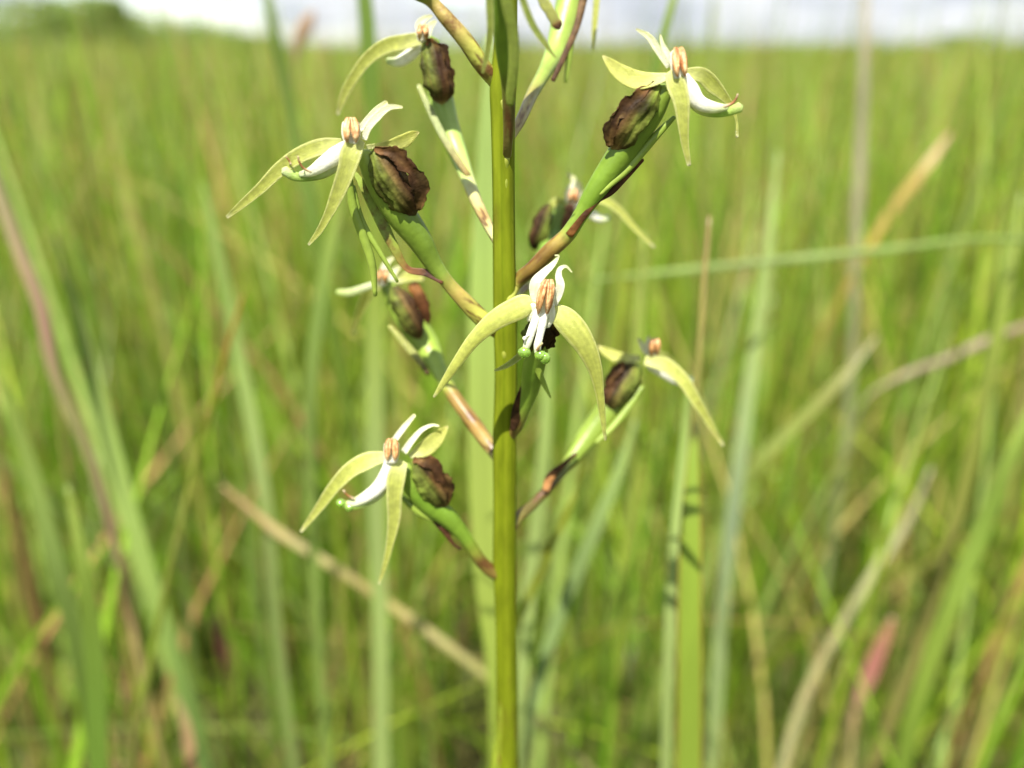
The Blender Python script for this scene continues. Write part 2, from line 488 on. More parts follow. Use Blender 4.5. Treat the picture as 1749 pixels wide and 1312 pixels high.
# ------------------------------------------------------------------ single blades that the photograph lets one tell apart
G = srgb
def blade(name, label, cat, pts, cols, flat=0.16, cup=0.10, ground_it=True, roll=0.0, twist=0.0, mat='grass', group=None, n=18, edge=None, wk=.64):
    """pts: (px, py, axial depth in m, width in px), from tip to base"""
    V = [at(p[0], p[1], p[2]) for p in pts]; Wd = [p[3] * wk * p[2] / F for p in pts]
    if ground_it:
        last, prev = V[-1], V[-2]
        d = (last - prev); d.normalize()
        hx = max(-.18, min(.18, d.x * .25)); 
        V += [Vector((last.x + hx * .6, last.y + .012, last.z * .5)), Vector((last.x + hx * .9, last.y + .02, -.008))]
        Wd += [Wd[-1], Wd[-1] * .8]
        k = len(pts) / len(V)
    base = V[-1].copy()
    mb = MB()
    sweep(mb, V, Wd, cols, flat=flat, cup=cup, n=n, sub=6, roll=roll, twist=twist, edge=edge, vein=.09 if flat < .3 else 0, seed=len(label))
    o = mb.build(name, M[mat], base=base)
    o.location = base
    return tag(o, label, cat, group or {'grass blade': 'single grass blades behind the orchid', 'grass stalk': 'single grass stalks behind the orchid'}.get(cat))

g1, g2, g3 = (.15, .24, .03), (.25, .32, .045), (.27, .37, .09)
pale = (.34, .43, .14)
straw, redb, pink, orange = (.48, .43, .19), (.22, .07, .05), (.36, .25, .17), (.42, .30, .06)
def gg(*c): return [(i / (len(c) - 1), x) for i, x in enumerate(c)]

blade('grass_plant', 'long broad blade left of the orchid stem, green above and pale grey green below', 'grass blade',
      [(612, -120, .200, 26), (628, 60, .205, 34), (640, 300, .215, 30), (640, 560, .225, 36), (642, 800, .235, 36), (650, 1060, .25, 33), (652, 1330, .27, 34)], gg(g1, g1, g2, pale, pale, pale, g3), wk=.8, cup=.08)
blade('grass_plant', 'broad bright yellow green blade directly behind the left edge of the orchid stem', 'grass blade',
      [(835, 60, .175, 10), (832, 260, .178, 40), (828, 500, .182, 66), (828, 760, .19, 72), (835, 980, .20, 62), (846, 1130, .21, 40), (850, 1340, .23, 30)], gg(g3, g3, (.38, .47, .10), (.38, .47, .09), (.32, .42, .06), g1), wk=.8, cup=.06)
blade('grass_plant', 'pale upright blade emerging just right of the orchid stem below its middle', 'grass blade',
      [(940, 560, .20, 14), (930, 760, .205, 34), (905, 1000, .215, 38), (890, 1180, .225, 34), (880, 1340, .24, 30)], gg(g3, pale, pale, g3), cup=.08)
blade('grass_plant', 'narrow yellow green blade slanting out from behind the lower right of the orchid stem', 'grass blade',
      [(1000, 790, .17, 6), (975, 860, .172, 16), (930, 960, .178, 20), (890, 1050, .185, 20), (862, 1150, .195, 18), (850, 1340, .21, 16)], gg((.24, .27, .03), (.24, .28, .03), g2), cup=.1)
o = blade('grass_culm', 'upright bright green sheathed grass stalk with a thin red margin right of the orchid', 'grass stalk',
      [(1212, 370, .150, 6), (1203, 480, .150, 9), (1195, 600, .150, 10), (1187, 735, .150, 14), (1184, 790, .150, 24), (1180, 900, .151, 40), (1178, 1060, .155, 46), (1178, 1200, .16, 48), (1176, 1340, .166, 50)],
      [(0, (.3, .24, .08)), (.2, (.26, .24, .06)), (.28, (.2, .22, .04)), (.295, (.07, .08, .015)), (.31, (.08, .1, .015)), (.34, (.24, .34, .04)), (1, (.28, .38, .05))], wk=.9, flat=.3, cup=.04, edge=((.42, .16, .04), .6))
blade('grass_plant', 'pale green blade lying close along the left side of the sheathed stalk', 'grass blade',
      [(1178, 640, .165, 8), (1165, 800, .168, 26), (1150, 960, .172, 30), (1142, 1130, .178, 30), (1136, 1340, .19, 30)], gg(g3, pale, pale, g3))
blade('grass_culm', 'thin slanting stalk with an orange tip in the left half', 'grass stalk',
      [(415, 505, .20, 6), (398, 560, .20, 12), (365, 680, .203, 16), (330, 810, .207, 17), (300, 930, .21, 17), (268, 1080, .217, 19), (238, 1230, .225, 22), (222, 1340, .235, 24)],
      gg((.36, .19, .03), (.3, .2, .03), (.2, .24, .03), (.23, .25, .05), g2, (.25, .24, .07), g2, g2), flat=.5, cup=0)
blade('dry_grass_stalk', 'straw coloured stalk lying diagonally across the lower left towards the orchid stem', 'straw',
      [(380, 830, .275, 10), (430, 872, .275, 20), (470, 905, .275, 26), (560, 962, .277, 24), (650, 1022, .28, 26), (740, 1085, .283, 26), (812, 1140, .286, 24), (930, 1240, .295, 22)], gg((.3, .2, .08), (.42, .3, .12), straw, (.36, .30, .10), straw, (.36, .36, .11), straw, straw), wk=.6, flat=.5, cup=0)
blade('jointed_stalk', 'pinkish brown jointed stalk leaning in from the left edge', 'grass stalk',
      [(-60, 130, .24, 26), (-15, 290, .24, 32), (30, 420, .245, 34), (68, 520, .25, 32), (95, 640, .255, 34), (150, 770, .265, 26), (205, 960, .28, 22), (250, 1180, .30, 22)],
      gg((.28, .25, .1), (.42, .38, .19), (.44, .33, .20), (.36, .22, .16), (.40, .38, .16), (.36, .25, .16), (.42, .32, .14), g2, g2), wk=.62, flat=.7, cup=0)
blade('grass_plant', 'blue green blade falling left to right below the jointed stalk', 'grass blade',
      [(95, 400, .27, 10), (140, 560, .27, 34), (190, 760, .275, 42), (235, 920, .28, 42), (290, 1090, .29, 40), (345, 1300, .31, 40)], gg(g2, g3, g3, (.14, .25, .06), g1), roll=.3)
blade('grass_plant', 'mid green blade at the lower left corner leaning to the left', 'grass blade',
      [(-30, 560, .24, 14), (40, 760, .245, 36), (95, 960, .25, 44), (135, 1120, .26, 46), (170, 1330, .275, 46)], gg(g2, g3, g1, g1), roll=-.3)
blade('grass_plant', 'dark green wide blade standing upright near the lower left corner', 'grass blade',
      [(115, 830, .22, 12), (140, 960, .22, 38), (160, 1090, .225, 50), (170, 1330, .235, 54)], gg(g2, (.15, .25, .035), (.14, .24, .03)), roll=.2, wk=.6)
blade('grass_stalk', 'long pale stalk crossing almost level at the right above the middle', 'grass stalk',
      [(1015, 478, .24, 8), (1150, 464, .245, 18), (1320, 446, .255, 20), (1500, 428, .265, 20), (1700, 408, .28, 16), (1900, 470, .32, 16), (2050, 760, .36, 18)], gg(g3, (.3, .38, .14), g3, (.28, .32, .12), g2), flat=.5, cup=0)
blade('grass_plant', 'slanting blade with a long orange tip high on the right side', 'grass blade',
      [(1625, 225, .40, 10), (1585, 280, .40, 24), (1530, 350, .405, 25), (1480, 430, .41, 20), (1400, 580, .43, 18), (1330, 760, .46, 16)], gg((.36, .2, .07), orange, orange, (.28, .26, .05), g2, g2), roll=.2)
blade('grass_plant', 'yellow green blade slanting from right of centre down to the left', 'grass blade',
      [(1500, 570, .30, 8), (1430, 655, .30, 26), (1360, 725, .305, 32), (1295, 790, .31, 32), (1240, 900, .325, 26)], gg((.3, .27, .1), (.26, .31, .06), (.27, .34, .08), g2))
blade('grass_plant', 'pale grey green tall blade standing well right of the sheathed stalk', 'grass blade',
      [(1330, 260, .28, 8), (1312, 430, .28, 26), (1285, 620, .285, 34), (1262, 800, .29, 38), (1240, 980, .30, 34), (1215, 1330, .33, 34)], gg(g3, pale, (.25, .32, .18), pale, g3), roll=.2)
blade('grass_plant', 'tall dark green blade crossing the skyline left of the upper left flower', 'grass blade',
      [(440, -120, .27, 8), (462, 20, .27, 24), (485, 130, .275, 34), (512, 260, .28, 38), (540, 400, .285, 36), (575, 600, .30, 34)], gg(g1, (.11, .17, .02), g1, g2), roll=.2)
blade('grass_culm', 'green stalk cutting the skyline behind the upper right flower', 'grass stalk',
      [(1175, -100, .17, 12), (1150, 0, .17, 20), (1128, 80, .172, 24), (1105, 180, .175, 22), (1075, 330, .18, 18), (1050, 520, .19, 16)], gg(g2, g1, g2, g3), flat=.4)
blade('grass_plant', 'greyish brown upright blade under the right skyline', 'grass blade',
      [(1480, -60, .40, 14), (1476, 100, .40, 24), (1470, 260, .405, 28), (1462, 420, .41, 26), (1455, 620, .43, 22)], gg((.30, .27, .17), (.32, .29, .18), (.33, .35, .18), g3), wk=.6)
blade('dry_grass_stalk', 'pinkish tan stalk slanting through the lower right quarter', 'straw',
      [(1590, 800, .37, 10), (1550, 890, .37, 24), (1490, 980, .37, 28), (1425, 1090, .37, 28), (1370, 1200, .37, 30), (1330, 1330, .37, 28)], gg((.3, .25, .13), (.36, .37, .16), (.36, .32, .14), (.38, .37, .18), (.36, .33, .18)), flat=.3, wk=.5)
blade('red_leaf_sheath', 'small crimson blotched sheath among the grass low on the right', 'leaf',
      [(1525, 1055, .36, 10), (1502, 1110, .36, 28), (1480, 1165, .36, 30), (1462, 1210, .36, 14), (1450, 1330, .36, 12)], gg((.3, .16, .07), (.34, .13, .10), (.38, .24, .14), (.27, .36, .08), g2), flat=.3, wk=.8)
blade('red_leaf_sheath', 'short dark red sheath on a thin stalk low on the left', 'leaf',
      [(366, 1020, .33, 8), (374, 1075, .33, 22), (380, 1115, .33, 22), (388, 1160, .33, 12), (395, 1220, .33, 14), (402, 1330, .33, 12)], gg((.2, .14, .04), (.22, .06, .05), (.22, .06, .05), (.26, .2, .06), (.22, .09, .05)), flat=.3)
blade('grass_plant', 'bright green broad blade leaning in from the right edge', 'grass blade', wk=.52, pts=[(1790, 640, .25, 20), (1735, 760, .25, 42), (1680, 900, .255, 52), (1620, 1050, .26, 54), (1570, 1190, .27, 52), (1535, 1340, .285, 50)], cols=gg(g2, (.20, .30, .04), (.24, .33, .05), (.20, .30, .04), g1), roll=.25)
blade('grass_plant', 'yellowish tall blade near the right edge above its middle', 'grass blade',
      [(1745, 330, .30, 8), (1722, 480, .30, 26), (1690, 640, .305, 34), (1650, 820, .315, 34), (1600, 1000, .33, 30)], gg(g2, g2, (.24, .26, .05), (.28, .25, .08), g2), roll=-.2)
blade('grass_plant', 'pale blade rising from behind the stem base towards the right', 'grass blade',
      [(1085, 720, .21, 8), (1055, 810, .21, 28), (1010, 920, .213, 38), (960, 1040, .22, 38), (915, 1180, .23, 34), (885, 1340, .245, 30)], gg(g3, (.22, .31, .1), (.25, .34, .13), g3), roll=.25)
blade('grass_plant', 'peach coloured dying blade tip at the bottom left', 'grass blade',
      [(300, 1185, .25, 8), (318, 1240, .25, 26), (326, 1290, .252, 28), (330, 1350, .255, 22)], gg((.25, .25, .08), (.46, .30, .16), (.42, .22, .12), (.3, .12, .08)))
blade('grass_plant', 'pale blue green blade bending down left of the diagonal straw', 'grass blade',
      [(345, 310, .27, 8), (372, 430, .27, 26), (402, 580, .275, 34), (432, 730, .28, 36), (455, 870, .285, 32), (470, 1050, .30, 28)], gg(g3, g3, pale, pale, g3), roll=-.2)
blade('grass_plant', 'light green blade hanging below the upper left flower', 'grass blade',
      [(590, 300, .24, 10), (562, 430, .24, 32), (540, 560, .243, 32), (530, 700, .247, 30), (532, 860, .255, 26), (540, 1050, .27, 24)], gg(g2, (.2, .29, .06), (.2, .28, .06), g3, g2))
blade('seed_spike', 'faint brownish seed spike lying sideways in the right background', 'seed head',
      [(1790, 545, .36, 14), (1700, 575, .36, 22), (1620, 612, .36, 22), (1545, 640, .36, 18), (1490, 670, .365, 10), (1440, 800, .38, 8)], gg(pink, (.35, .27, .2), (.38, .30, .19), (.38, .34, .2), g2, g2), wk=.6, flat=.6, cup=0)
blade('seed_spike', 'reddish brown seed spike against the sky left of the orchid top', 'seed head',
      [(535, 20, .40, 14), (522, 45, .40, 46), (510, 72, .40, 30), (505, 110, .402, 8), (500, 300, .41, 7), (495, 560, .43, 7)], gg((.38, .26, .16), (.40, .28, .17), (.36, .26, .15), g2, g2, g2), wk=.6, flat=.6, cup=0)
blade('grass_plant', 'yellow green upright blade between the right hand flowers and the sheathed stalk', 'grass blade',
      [(1100, 400, .24, 6), (1092, 520, .24, 22), (1085, 660, .243, 28), (1080, 820, .25, 28), (1070, 1000, .26, 26)], gg(g2, (.26, .31, .06), g2, g2))

# ------------------------------------------------------------------ the orchid
BASE = P(864, 600)[0].copy(); BASE.z = 0
orchid = bpy.data.objects.new('orchid', None); COL.objects.link(orchid); orchid.location = BASE
tag(orchid, 'tall green stemmed orchid with spidery yellow green flowers and withered brown husks', 'orchid')

SEP = [(0, (.64, .66, .26)), (.25, (.53, .56, .13)), (.75, (.50, .53, .11)), (.95, (.52, .54, .14)), (1, (.72, .70, .40))]
SEPW = [(0, (.70, .71, .36)), (.3, (.60, .62, .17)), (.8, (.56, .57, .13)), (1, (.66, .62, .25))]
PET = [(0, (.78, .78, .62)), (.45, (.78, .78, .55)), (.8, (.66, .68, .30)), (1, (.55, .53, .15))]
LIPC = [(0, (.86, .85, .76)), (.55, (.88, .87, .78)), (.78, (.62, .70, .32)), (1, (.36, .50, .10))]
OVA = (.125, .19, .020); OVA2 = (.19, .26, .038)
BR1, BR2, BR3 = (.20, .085, .022), (.085, .032, .012), (.36, .25, .07)
YS = (.42, .42, .075)

def body(pl, cols, name, mat, parent, **kw):
    pts, ws = [], []
    for q in pl:
        p, s = P(q[0], q[1], q[2]); pts.append(p); ws.append(q[3] * s)
    if mat == 'white' and 'streak' not in kw:
        kw = dict(kw, streak=([(0, (.58, .60, .34)), (.45, (.80, .80, .66)), (1, (.88, .87, .80))], 2.6, 1.0, .42), ridge=.07, n=max(18, kw.get('n', 0)), seed=int(pl[0][0] + pl[-1][1]) % 70)
    mb = MB(); sweep(mb, pts, ws, cols, **kw)
    return mb.build(name, M[mat], parent, base=BASE)

# stem
stem = body([(884, -330, 0, 30), (874, -160, 0, 35), (866, -20, 0, 37), (863, 90, 0, 40), (859, 150, 0, 44), (859, 200, 0, 41), (860, 320, 0, 38), (861, 440, 0, 39), (863, 560, 0, 41), (864, 620, 0, 39), (862, 760, 0, 41), (862, 860, 0, 39), (862, 975, 0, 40), (864, 1040, 0, 37), (866, 1180, 0, 38), (866, 1320, 0, 42)],
            gg((.165, .225, .02), (.17, .22, .014), (.16, .21, .010), (.152, .20, .008), (.148, .19, .007), (.14, .18, .007)), 'stem', 'stem', orchid, flat=1.0, n=36, sub=10, ridge=.05, streak=([(0, (.075, .105, .003)), (.5, (.14, .17, .006)), (1, (.22, .24, .015))], 3.4, 1.0, .5), seed=5)
# lower stem down to the ground
mb = MB()
p0, s0 = P(866, 1300, 0)
sweep(mb, [p0, Vector((p0.x + .002, p0.y + .001, .40)), Vector((p0.x + .004, p0.y + .002, .22)), Vector((BASE.x, BASE.y, .05)), Vector((BASE.x, BASE.y, -.01))], [41 * s0, 42 * s0, 46 * s0, 52 * s0, 54 * s0], gg((.18, .21, .010), (.18, .21, .02)), flat=1.0, n=20, sub=6)
ls = mb.build('stem_foot', M['stem'], orchid, base=BASE)
# sheath leaves on the stem
body([(867, 1084, -1.6, 3), (867, 1120, -1.62, 12), (866, 1190, -1.6, 26), (865, 1280, -1.5, 38), (864, 1420, -1.2, 46)], gg((.26, .17, .02), (.21, .23, .02), (.17, .22, .015), (.16, .20, .012), (.15, .19, .012)), 'sheath_leaf', 'stalk', orchid, flat=.3, n=14, cup=-.10)
body([(851, 1258, -1.2, 8), (851, 1290, -1.3, 22), (852, 1340, -1.2, 32), (856, 1420, -.4, 44)], gg((.20, .25, .025), (.18, .24, .02)), 'sheath_leaf', 'stem', orchid, flat=.4, n=12)

HPAL = [(0, (.006, .003, .002)), (.3, (.020, .009, .004)), (.5, (.034, .016, .006)), (.64, (.066, .034, .011)), (.8, (.11, .064, .020)), (1, (.20, .135, .045))]
def husk(pl, parent, wing=None, seed=1, side=1, flat=.62):
    """withered brown swelling round the top of an ovary, with a torn papery wing along its outer side"""
    pl = [(x, y, z, w * (.86 if i else .7)) for i, (x, y, z, w) in enumerate(pl)]
    cols = [(0, (.22, .26, .05)), (.14, (.16, .12, .03)), (.32, (.055, .024, .009)), (.75, (.040, .018, .007)), (.93, (.12, .065, .025)), (1, (.34, .25, .11))]
    o = body(pl, cols, 'withered_husk', 'husk', parent, flat=flat, n=44, sub=14, ridge=.30, seed=seed, streak=(HPAL, 2.6, 1.0, .66), rag=.16, side=(side, (.15, .195, .03)))
    if wing:
        body(wing, gg((.22, .10, .028), (.075, .034, .011), (.04, .018, .007), (.17, .10, .028)), 'papery_wing', 'husk', parent, flat=.12, n=14, sub=12, rag=.7, seed=seed + 40, cup=.22, streak=(HPAL, 1.4, 4, .55))
    return o

def anther(base, top, w, parent, face_dx=0.0, orange=1.0):
    """column: a white hood carrying two orange brown pollen cells"""
    (x0, y0, z0), (x1, y1, z1) = base, top
    wh = [(0, (.82, .80, .68)), (.5, (.78, .70, .50)), (1, (.62, .40, .20))]
    def pt(t, dx=0, dz=0): return (x0 + (x1 - x0) * t + dx, y0 + (y1 - y0) * t, z0 + (z1 - z0) * t + dz)
    L_ = [(*pt(0), w * .78), (*pt(.3), w * .96), (*pt(.65), w * 1.0), (*pt(.9), w * .8), (*pt(1.0), w * .42)]
    col_o = body(L_, wh, 'column', 'white', parent, flat=.7, n=18, sub=6)
    for sg in (-1, 1):
        c = [(*pt(.06, sg * w * .24 + face_dx, -.026 * w), w * .12), (*pt(.28, sg * w * .25 + face_dx, -.038 * w), w * .34), (*pt(.60, sg * w * .24 + face_dx, -.042 * w), w * .44), (*pt(.86, sg * w * .20 + face_dx, -.037 * w), w * .40), (*pt(1.04, sg * w * .14 + face_dx, -.020 * w), w * .28)]
        body(c, gg((.80, .70, .48), (.70, .48, .24), (.58, .32, .13), (.50, .25, .09), (.40, .17, .055), (.05, .018, .008)), 'pollen_cell', 'anther', parent, flat=.5, n=28, sub=14, ridge=.24, seed=int(abs(x0) + sg) % 50 + 2,
             streak=([(0, (.10, .03, .01)), (.3, (.34, .13, .035)), (.5, (.56, .28, .10)), (.65, (.72, .47, .21)), (1, (.80, .64, .38))], 3.0, 1.8, .8), edge=((.14, .05, .015), .55))
    return col_o

def flower(label, ov, ov_cols, parts, mat='ovary', **kw):
    x, y, z, w = ov[-1]
    ov = list(ov) + [(x + (864 - x) * .6, y + 22, -.9 / ZS[0], w * .75), (864 + (x - 864) * .2, y + 52, -.9 / ZS[0], w * .35)]
    ov_cols = [(t * .88, c) for t, c in ov_cols] + [(.95, (.2, .23, .02)), (1, (.155, .19, .008))]
    kw = dict(dict(seed=int(ov[0][0]) % 60, mottle=(.54, .86, (.09, .035, .012), .02)), **kw)
    f = body(ov, ov_cols, 'flower', mat, orchid, flat=.9, n=26, sub=12, ridge=.05, streak=(([(0, (.06, .12, .01)), (.5, (.16, .27, .025)), (1, (.34, .42, .08))]), 1.6, .5, .18), **kw)
    f['label'] = label
    for nm, mt, pl, cols, k in parts:
        body(pl, cols, nm, mt, f, **k)
    return f

STAM = gg((.75, .66, .45), (.40, .18, .06), (.30, .12, .04), (.6, .5, .3))
BRD = gg((.05, .02, .01), (.07, .03, .012), (.05, .022, .012))
STRAP = gg((.17, .24, .03), (.21, .29, .04), (.24, .32, .05))
pk = dict(flat=.20, cup=.14, n=30, sub=8, vein=.09, edge=((.70, .70, .34), .45), ridge=.05)
ped = gg((.28, .36, .06), OVA2, OVA, OVA, OVA2, BR3, YS, YS, YS)
SEPE = ((.70, .70, .32), .5)

# --- upper left flower
F1_OV = [(620, 262, -3, 26), (645, 305, -2.5, 46), (682, 362, -2, 52), (718, 412, -1.6, 42), (744, 456, -1.2, 29), (764, 482, -1, 24), (800, 521, -.8, 29), (830, 551, -.6, 29), (858, 576, .2, 24)]
F1 = flower('flower at the upper left with its sepals spread left and down', F1_OV, ped, [
    ('sepal', 'petal', [(584, 246, -4.5, 18), (552, 250, -5, 26), (516, 263, -5.2, 26), (482, 286, -5.2, 24), (446, 321, -5, 18), (415, 348, -4.6, 13), (388, 371, -4, 6)], SEP, pk),
    ('sepal', 'petal', [(614, 238, -5.6, 22), (603, 254, -6.2, 34), (592, 290, -6.6, 30), (577, 330, -6.6, 24), (558, 372, -6.4, 14), (543, 398, -6.2, 10), (527, 418, -6, 4)], SEP, pk),
    ('dorsal_sepal', 'petal', [(626, 251, -3.5, 8), (656, 248, -3.2, 12), (688, 241, -3, 24), (706, 230, -2.8, 15), (715, 226, -2.6, 4)], SEPW, dict(flat=.3, cup=.2, n=14, roll=.3)),
    ('petal', 'white', [(610, 226, -4.2, 9), (630, 204, -4, 13), (648, 186, -3.8, 13), (660, 175, -3.6, 8)], PET, pk),
    ('petal', 'white', [(622, 238, -4.6, 10), (628, 220, -4.6, 12), (644, 200, -4.5, 13), (667, 183, -4.4, 9), (687, 183, -4.2, 4)], PET, pk),
    ('lip', 'white', [(592, 250, -5.2, 22), (576, 264, -5.4, 29), (553, 280, -5.6, 24), (527, 295, -5.6, 15), (512, 298, -5.6, 9)], LIPC, dict(flat=.6, n=14)),
    ('lip', 'petal', [(586, 270, -5.0, 18), (560, 291, -5.2, 20), (528, 302, -5.3, 15), (500, 300, -5.3, 16), (486, 290, -5.2, 18)], gg((.80, .80, .62), (.6, .66, .28), (.32, .46, .08), (.34, .47, .1), (.6, .68, .35)), dict(flat=.6, n=14)),
    ('staminode', 'petal', [(531, 294, -6.2, 4), (518, 287, -6.5, 4), (511, 276, -6.6, 3.5), (509, 267, -6.6, 3)], STAM, dict(flat=1, n=8)),
    ('staminode', 'petal', [(497, 281, -5.8, 4), (493, 273, -5.8, 3), (488, 267, -5.8, 3)], STAM, dict(flat=1, n=8)),
    ('bract', 'stalk', [(757, 480, -1.8, 13), (728, 466, -1.6, 13), (699, 461, -1.6, 11), (672, 420, -1.6, 17), (645, 365, -1.6, 20), (617, 312, -2, 13), (604, 292, -2, 5)], gg(BR2, (.04, .016, .008), BR1, (.2, .25, .035), (.22, .3, .045), (.24, .32, .05), (.28, .35, .07)), dict(flat=.25, cup=.12)),
    ('spur', 'ovary', [(597, 296, -4, 9), (601, 345, -4, 15), (620, 403, -4, 16), (635, 450, -4, 14), (641, 505, -4, 7)], STRAP, dict(flat=.8)),
    ('spur', 'ovary', [(603, 318, -3.6, 8), (617, 375, -3.6, 11), (648, 430, -3.6, 9), (679, 481, -3.4, 5)], STRAP, dict(flat=.8)),
])
husk([(640, 258, -3.4, 26), (652, 282, -3.6, 52), (672, 314, -3.6, 62), (694, 344, -3.2, 56), (706, 362, -2.8, 26)], F1,
     [(640, 254, -4, 10), (672, 262, -4.2, 24), (700, 292, -4.2, 26), (718, 322, -4, 24), (716, 356, -3.4, 14)], seed=3)
anther((600, 246, -5.8), (599, 204, -4.8), 31, F1)

# --- upper right flower
F2_OV = [(1138, 150, -2, 26), (1118, 182, -1.6, 42), (1085, 228, -1.2, 48), (1050, 278, -1, 45), (1016, 328, -.8, 36), (990, 370, -.6, 26), (970, 400, -.5, 27), (940, 428, -.4, 29), (912, 456, -.2, 26), (878, 488, .4, 24)]
F2 = flower('flower at the upper right with its sepals spread right and down', F2_OV, [(0, OVA2), (.2, OVA), (.45, (.15, .25, .022)), (.6, OVA2), (.66, (.30, .2, .05)), (.72, (.17, .07, .02)), (.86, (.16, .065, .02)), (1, YS)], [
    ('sepal', 'petal', [(1145, 122, -4, 18), (1153, 140, -4.4, 31), (1163, 170, -4.8, 28), (1167, 210, -4.8, 20), (1170, 245, -4.6, 13), (1177, 282, -4.4, 7)], SEP, pk),
    ('sepal', 'petal', [(1168, 126, -2.4, 16), (1198, 128, -2, 24), (1218, 146, -1.6, 25), (1235, 163, -1.4, 16), (1250, 182, -1.2, 8), (1258, 206, -1.2, 4), (1259, 234, -1.2, 5)], SEP, pk),
    ('dorsal_sepal', 'petal', [(1140, 131, -3, 12), (1115, 137, -2.8, 24), (1088, 138, -2.6, 32), (1057, 123, -2.6, 27), (1038, 105, -2.6, 14), (1030, 96, -2.6, 4)], SEPW, dict(flat=.25, cup=.2, n=14, roll=.35)),
    ('petal', 'white', [(1142, 114, -3, 9), (1124, 86, -3, 12), (1107, 62, -3, 10), (1087, 50, -3, 3)], PET, pk),
    ('petal', 'white', [(1152, 112, -2, 9), (1140, 92, -2, 10), (1131, 74, -2, 7), (1128, 60, -2, 3)], PET, pk),
    ('lip', 'white', [(1166, 132, -3.4, 22), (1178, 152, -3.6, 29), (1193, 174, -3.8, 25), (1222, 184, -3.8, 18), (1242, 184, -3.8, 10)], LIPC, dict(flat=.6, n=14)),
    ('lip', 'petal', [(1172, 158, -3.0, 16), (1194, 183, -3.2, 20), (1222, 193, -3.2, 15), (1247, 190, -3.2, 15), (1264, 183, -3.2, 18)], gg((.80, .80, .62), (.66, .7, .34), (.34, .48, .08), (.36, .5, .1), (.5, .6, .2)), dict(flat=.6, n=14)),
    ('staminode', 'petal', [(1237, 182, -4.4, 6), (1250, 177, -4.6, 5), (1257, 169, -4.6, 4), (1260, 161, -4.6, 4)], STAM, dict(flat=1, n=8)),
    ('bract', 'husk', [(972, 402, -1.4, 14), (1000, 366, -1.6, 10), (1022, 343, -1.4, 7), (1042, 330, -1.2, 10), (1066, 305, -1.2, 11), (1098, 273, -1.2, 6)], gg(BR1, BR2, (.07, .03, .01), (.1, .035, .014), (.09, .035, .014), BR2), dict(flat=.3)),
    ('spur', 'ovary', [(1152, 200, -1.6, 7), (1128, 224, -1.5, 13), (1098, 258, -1.4, 15), (1068, 292, -1.6, 14), (1046, 312, -1.8, 11), (1025, 332, -1.8, 6)], STRAP, dict(flat=.7)),
])
husk([(1124, 144, -2.4, 22), (1108, 168, -2.6, 46), (1084, 198, -2.6, 60), (1062, 230, -2.2, 58), (1050, 250, -1.8, 30)], F2,
     [(1118, 142, -3, 10), (1086, 166, -3.2, 18), (1058, 193, -3.2, 20), (1042, 222, -3, 20), (1040, 248, -2.6, 12)], seed=8, side=-1)
anther((1160, 134, -4.2), (1155, 84, -3.2), 27, F2, face_dx=4)

